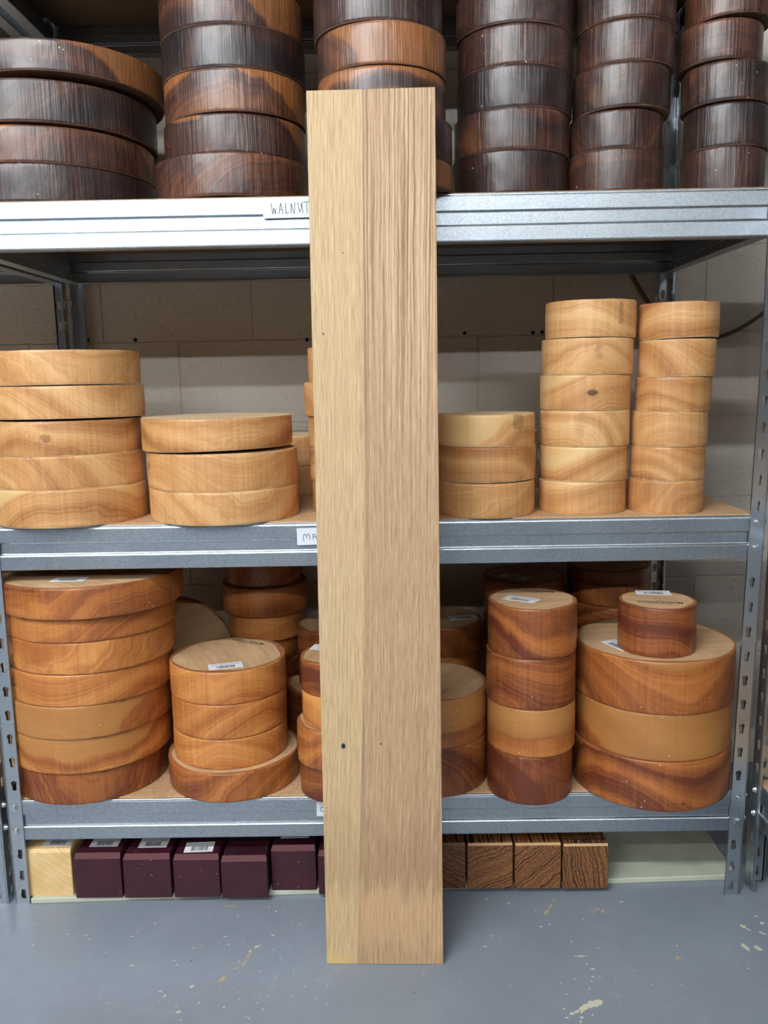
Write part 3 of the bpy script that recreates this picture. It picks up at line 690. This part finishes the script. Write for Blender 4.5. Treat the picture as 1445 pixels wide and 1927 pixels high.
# price stickers and stamps on the visible faces
def sticker(st, x, y, ang, w=.071, h=.036):
    o, zt = TOPS[st]
    rx, ry = x-o.location.x, y-o.location.y; zl = zt if st == '_b' else zt-o.location.z
    b = bmesh.new(); box(b, -w/2, w/2, -h/2, h/2, 0, .0004)
    s = obj('price_sticker', b, STICK, o, (rx, ry, zl+.0001), (0, 0, ang))
    b = bmesh.new(); rg = random.Random(int(x*999)); px = -w*.27
    while px < w*.27:
        bw = rg.choice([.0006, .0010, .0016, .0022])
        box(b, px, px+bw, -h*.36, h*.04, .0004, .0005); px += bw + rg.choice([.0006, .0010, .0014])
    obj('barcode', b, BARK, s)
    b = bmesh.new()
    for row, yy in enumerate((h*.32, h*.17)):
        px = -w*.42
        while px < w*.40:
            l = rg.uniform(.002, .006); box(b, px, px+l, yy-.0009, yy+.0009, .0004, .0005); px += l+.0012
    obj('small_print', b, TINY, s)
def text_mesh(txt, size, mat, name, parent, loc, rot, align='CENTER', sx=1.0, off=0.0):
    cu = bpy.data.curves.new('t', 'FONT'); cu.body = txt; cu.size = size; cu.align_x = align; cu.offset = off
    to = bpy.data.objects.new('t', cu); me = bpy.data.meshes.new_from_object(to)
    bpy.data.objects.remove(to); bpy.data.curves.remove(cu)
    me.materials.clear(); me.materials.append(mat)
    o = bpy.data.objects.new(name, me); o.location = loc; o.rotation_euler = rot; o.scale = (sx, 1, 1); return link(o, parent)
def stamp(st, x, y, ang, w=.072):
    o, zt = TOPS[st]; rx, ry = x-o.location.x, y-o.location.y; zt -= o.location.z
    s = text_mesh('WOOD\u2019ROOM', .0165, STAMP, 'ink_stamp', o, (rx, ry, zt+.0003), (0, 0, ang), off=.0003)
    k = w/.11; s.scale = (k*1.15, 1, 1)
    text_mesh('THE', .006, STAMP, 'ink_stamp', o, (rx-.016*math.sin(ang), ry+.016*math.cos(ang), zt+.0003), (0, 0, ang))
    b = bmesh.new(); box(b, -w*.3, w*.3, -.0010, .0, 0, .0001)
    obj('ink_stamp', b, STAMP, o, (rx+.006*math.sin(ang), ry-.006*math.cos(ang), zt+.0003), (0, 0, ang))
sticker('cherry_m', .125, .033, 0.0, .071, .038)
sticker('cherry_n', .439, .039, .27)
stamp('cherry_n', .457, .200, -.47, .076)
sticker('cherry_u', 1.060, .032, -.60)
stamp('cherry_u', 1.094, .098, -.40, .080)
sticker('cherry_x', 1.344, .071, -.16)
stamp('cherry_x', 1.333, -.014, -.2, .078)
sticker('cherry_w', 1.262, .028, -1.15)
sticker('cherry_t', .970, .395, .18)
sticker('cherry_v', 1.098, .387, -.6)
sticker('cherry_o', .652, .085, -.25)

# ---------------------------------------------------------------- square blanks on the floor under the rack
b = bmesh.new(); box(b, .002, 1.545, -.002, .56, 0, .0125, bev=.002)
for v in b.verts: v.co.y += .055*max(0, v.co.x)/1.5 if v.co.y < .1 else 0
pl = obj('base_board', b, SKIRT); tag(pl, 'thin pale green board lying on the floor under the rack', 'board')
def blank(name, x0, x1, yf, zt, mat, edge, seed, label, cat, group, depth=.26, yaw=0.0, bev=.006, tilt=0.0, tone=0.0, z0=.0126):
    w = x1-x0; h = zt-z0; bm = bmesh.new()
    bb = .0015
    prof = [(0+bb, 0), (w-bb, 0), (w, bb), (w, h-bev), (w-bev*.35, h), (bev*.35, h), (0, h-bev), (0, bb)]
    def ring(y, ins): return [bm.verts.new((min(max(a, ins), w-ins), y, min(max(q, ins*.2), h-ins))) for a, q in prof]
    rr_ = [ring(0, bev*.9 if False else .0015), ring(.0015, 0), ring(depth-.002, 0), ring(depth, .002)]
    # front top edge is chamfered
    for v in rr_[0]:
        if v.co.z > h*.6: v.co.z = min(v.co.z, h-bev)
    for v in rr_[1]:
        if v.co.z > h-bev*.5: v.co.y = bev*1.1
    for a_, b_ in zip(rr_[:-1], rr_[1:]):
        n_ = len(prof)
        for i in range(n_):
            j = (i+1) % n_; f = bm.faces.new((a_[i], a_[j], b_[j], b_[i]))
            if a_ is rr_[0] and i == 4: f.material_index = 1
    bm.faces.new(list(reversed(rr_[0]))); bm.faces.new(rr_[-1])
    bmesh.ops.recalc_face_normals(bm, faces=bm.faces[:])
    o = obj(name, bm, [mat, edge], None, (x0, yf, z0), (0, 0, yaw)); o['seed'] = seed; o['tilt'] = tilt; o['tone'] = tone
    tag(o, label, cat, group); return o
G1 = 'square wood blanks lined up under the rack'
bl = {}
bl['m'] = blank('maple_block', -.013, .092, .009, .119, MBLK, MBLK, .3, 'pale maple block at the left end of the row under the rack', 'wood block', G1)
specs = [(.1005, .202, -.001, .112, 'second block from the left, purple, under the rack beside the pale one'), (.2065, .309, -.003, .110, 'third block from the left, purple, with a barcode sticker, under the rack'),
         (.3145, .414, -.004, .108, 'fourth block from the left, purple, its sticker nearest the front edge'), (.4175, .517, -.007, .105, 'purple block with a handwritten price on top, under the rack'),
         (.5215, .619, .018, .113, 'purple block set back from the row, left of the oak board'), (.6245, .724, .001, .110, 'purple block half hidden by the left edge of the oak board')]
for i, (a, c, yf, zt, lab) in enumerate(specs):
    bl['p%d' % i] = blank('purple_block', a, c, yf, zt, PURP, PEDGE, 1.3+i*.77, lab, 'wood block', G1, bev=.009)
zs = [(.846, .942, .016, .117, 2.6, .55, 'dark striped block half hidden by the right edge of the oak board'), (.9455, 1.044, .014, .117, .42, 0, 'striped block with shallow slanting grain, first fully visible right of the oak board'),
      (1.0475, 1.147, .012, .117, .72, 0, 'striped block with steep slanting grain, second from the right end of the row'), (1.1505, 1.248, .010, .115, 1.75, .25, 'striped block with upright grain and black handwriting, right end of the row')]
for i, (a, c, yf, zt, tl, tn, lab) in enumerate(zs):
    bl['z%d' % i] = blank('striped_block', a, c, yf, zt, ZEB, ZEDGE if i > 0 else ZEB, 3.3+i*.9, lab, 'wood block', G1, bev=.004, tilt=tl, tone=float(tn))
def bsticker(k, cx, cy, ang=0.0, w=.062, h=.04):
    o = bl[k]; zt = max(v.co.z for v in o.data.vertices)
    TOPS['_b'] = (o, zt); b = o.location
    sticker('_b', cx, cy, ang, w, h)
bsticker('m', .055, .045); bsticker('p0', .155, .052); bsticker('p1', .262, .050); bsticker('p2', .365, .032, .05); bsticker('p4', .57, .075)
# handwriting in marker pen: 20.00 on a purple block, ZEBRA upside down on the striped one
def flat_strokes(name, lines, w, parent, loc, rot, mat=INK):
    bm = bmesh.new(); strokes(bm, lines, w, 0)
    for v in bm.verts: v.co = Vector((v.co.x, v.co.z, 0))
    for f in bm.faces: f.normal_flip()
    return obj(name, bm, mat, parent, loc, rot)
Z_ = [[(0, 1), (.6, 1), (0, 0), (.65, 0)]]
E_ = [[(.6, 1), (0, 1), (0, 0), (.6, 0)], [(0, .5), (.5, .5)]]
B_ = [[(0, 0), (0, 1), (.5, .95), (.55, .7), (.05, .5), (.6, .35), (.55, .05), (0, 0)]]
R_ = [[(0, 0), (0, 1), (.5, .95), (.52, .62), (.05, .5), (.6, 0)]]
A_ = [[(0, 0), (.3, 1), (.6, 0)], [(.12, .4), (.48, .4)]]
def word(letters, size, gap=.85):
    out = []; x = 0
    for L in letters:
        out += [[(x+a*size, c*size) for a, c in ln] for ln in L]; x += gap*size
    return out, x
O_ = [[(.3+.3*math.cos(t), .5+.5*math.sin(t)) for t in [i*math.pi/6 for i in range(13)]]]
T2_ = [[(0, .75), (.2, 1), (.5, .9), (.45, .55), (0, .05), (.25, .15), (.65, 0)]]
DOT_ = [[(.2, .35), (.28, .40)]]
wz, wl = word([Z_, E_, B_, R_, A_], .0165)
ob = bl['z3']; flat_strokes('handwriting', wz, .0030, ob, (.020+wl, .0225, .1027), (0, 0, math.pi))
wz, wl = word([T2_, O_, DOT_, O_, O_], .0185, .95)
flat_strokes('handwriting', wz, .0026, bl['p3'], (.010, .018, .0927), (0, 0, 0))

# ---------------------------------------------------------------- hand-written shelf labels
def card(x0, z0, w, h, rot, lines, label):
    b = bmesh.new(); box(b, 0, w, -.0005, 0, 0, h)
    c = obj('shelf_label', b, PAPER, None, (x0, .0008, z0), (0, rot, 0)); tag(c, label, 'label')
    b = bmesh.new(); strokes(b, lines, .0011, -.0007); obj('handwriting', b, INK, c)
def sc(lines, ox, oz, k, kz=None): return [[(ox+a*k, oz+c*(kz or k)) for a, c in ln] for ln in lines]
W_ = [[(0, 1), (.22, 0), (.42, .55), (.62, 0), (.7, .5)]]
L_ = [[(0, 1), (.02, 0), (.5, .12)]]
N_ = [[(0, 0), (.05, .95), (.35, .1), (.5, 0), (.62, 1)]]
U_ = [[(0, 1), (.25, .1), (.5, .45), (.6, 1), (.75, 0)]]
T_ = [[(0, 1), (.9, 1.05)], [(.5, 1.02), (.55, 0)]]
Q_ = [[(0, 1), (.06, .9)]]
kk = .0125; kz = .0195; wl_ = []
for i, (L, dx) in enumerate(((W_, 0), (A_, 1.15), (L_, 2.2), (N_, 3.0), (U_, 4.05), (T_, 4.9), (Q_, 5.75))): wl_ += sc(L, .016+dx*kk, .0075+i*.0001, kk, kz)
card(.5595, 1.4135, .125, .0345, -.008, wl_, 'white paper label reading WALNUT on the top shelf edge')
M_ = [[(0, -.15), (-.03, .65), (.2, 1), (.45, .68), (.48, .3), (.45, .68), (.75, 1), (.9, .8), (.98, .1)]]
A2_ = [[(0, .1), (-.02, .85), (.2, .95), (.42, .6), (.5, .1)], [(.05, .5), (.45, .5)]]
ml = sc(M_, .013, .010, .0135, .0125) + sc(A2_, .0325, .010, .0135, .0125)
card(.6035, .7795, .110, .0345, -.012, ml, 'white paper label with the letters MA on the middle shelf edge')
C_ = [[(.5, .85), (.2, 1), (0, .6), (.05, .15), (.3, 0), (.55, .15)]]
card(.6255, .1935, .10, .0325, 0.0, sc(C_, .0085, .010, .011), 'white paper label with a handwritten C on the lower shelf edge')

# ---------------------------------------------------------------- the leaning oak board
bm = bmesh.new(); box(bm, 0, .2231, 0, .021, 0, 1.6051, bev=.0008)
bo = obj('oak_board', bm, OAK); tag(bo, 'long planed oak board leaning upright against the middle of the rack', 'board')
ya, le = -.0266, .0536
ex = Vector((math.cos(ya), math.sin(ya), 0)); nn = Vector((-math.sin(ya), math.cos(ya), 0))
u_ = Vector((0, 0, 1))*math.cos(le) + nn*math.sin(le); yv = u_.cross(ex)
Mb = Matrix((ex, yv, u_)).transposed().to_4x4(); Mb.translation = Vector((.6562, -.2054, 0.0005)); bo.matrix_world = Mb

# ---------------------------------------------------------------- cable on the wall at the right
cu = bpy.data.curves.new('cable', 'CURVE'); cu.dimensions = '3D'; cu.bevel_depth = .0055; cu.bevel_resolution = 3
s = cu.splines.new('NURBS'); pts = [(1.36, .628, 1.52), (1.415, .628, 1.40), (1.465, .625, 1.31), (1.53, .622, 1.23), (1.60, .618, 1.195), (1.68, .61, 1.198), (1.76, .60, 1.245), (1.86, .60, 1.33), (1.95, .61, 1.5)]
s.points.add(len(pts)-1); s.use_endpoint_u = True; s.order_u = 4
for p, q in zip(s.points, pts): p.co = (*q, 1)
co = bpy.data.objects.new('t', cu); me = bpy.data.meshes.new_from_object(co); bpy.data.objects.remove(co)
me.materials.clear(); me.materials.append(CABLE)
for p in me.polygons: p.use_smooth = True
o = bpy.data.objects.new('cable', me); link(o); tag(o, 'brown cable drooping along the wall behind the right end of the rack', 'cable')
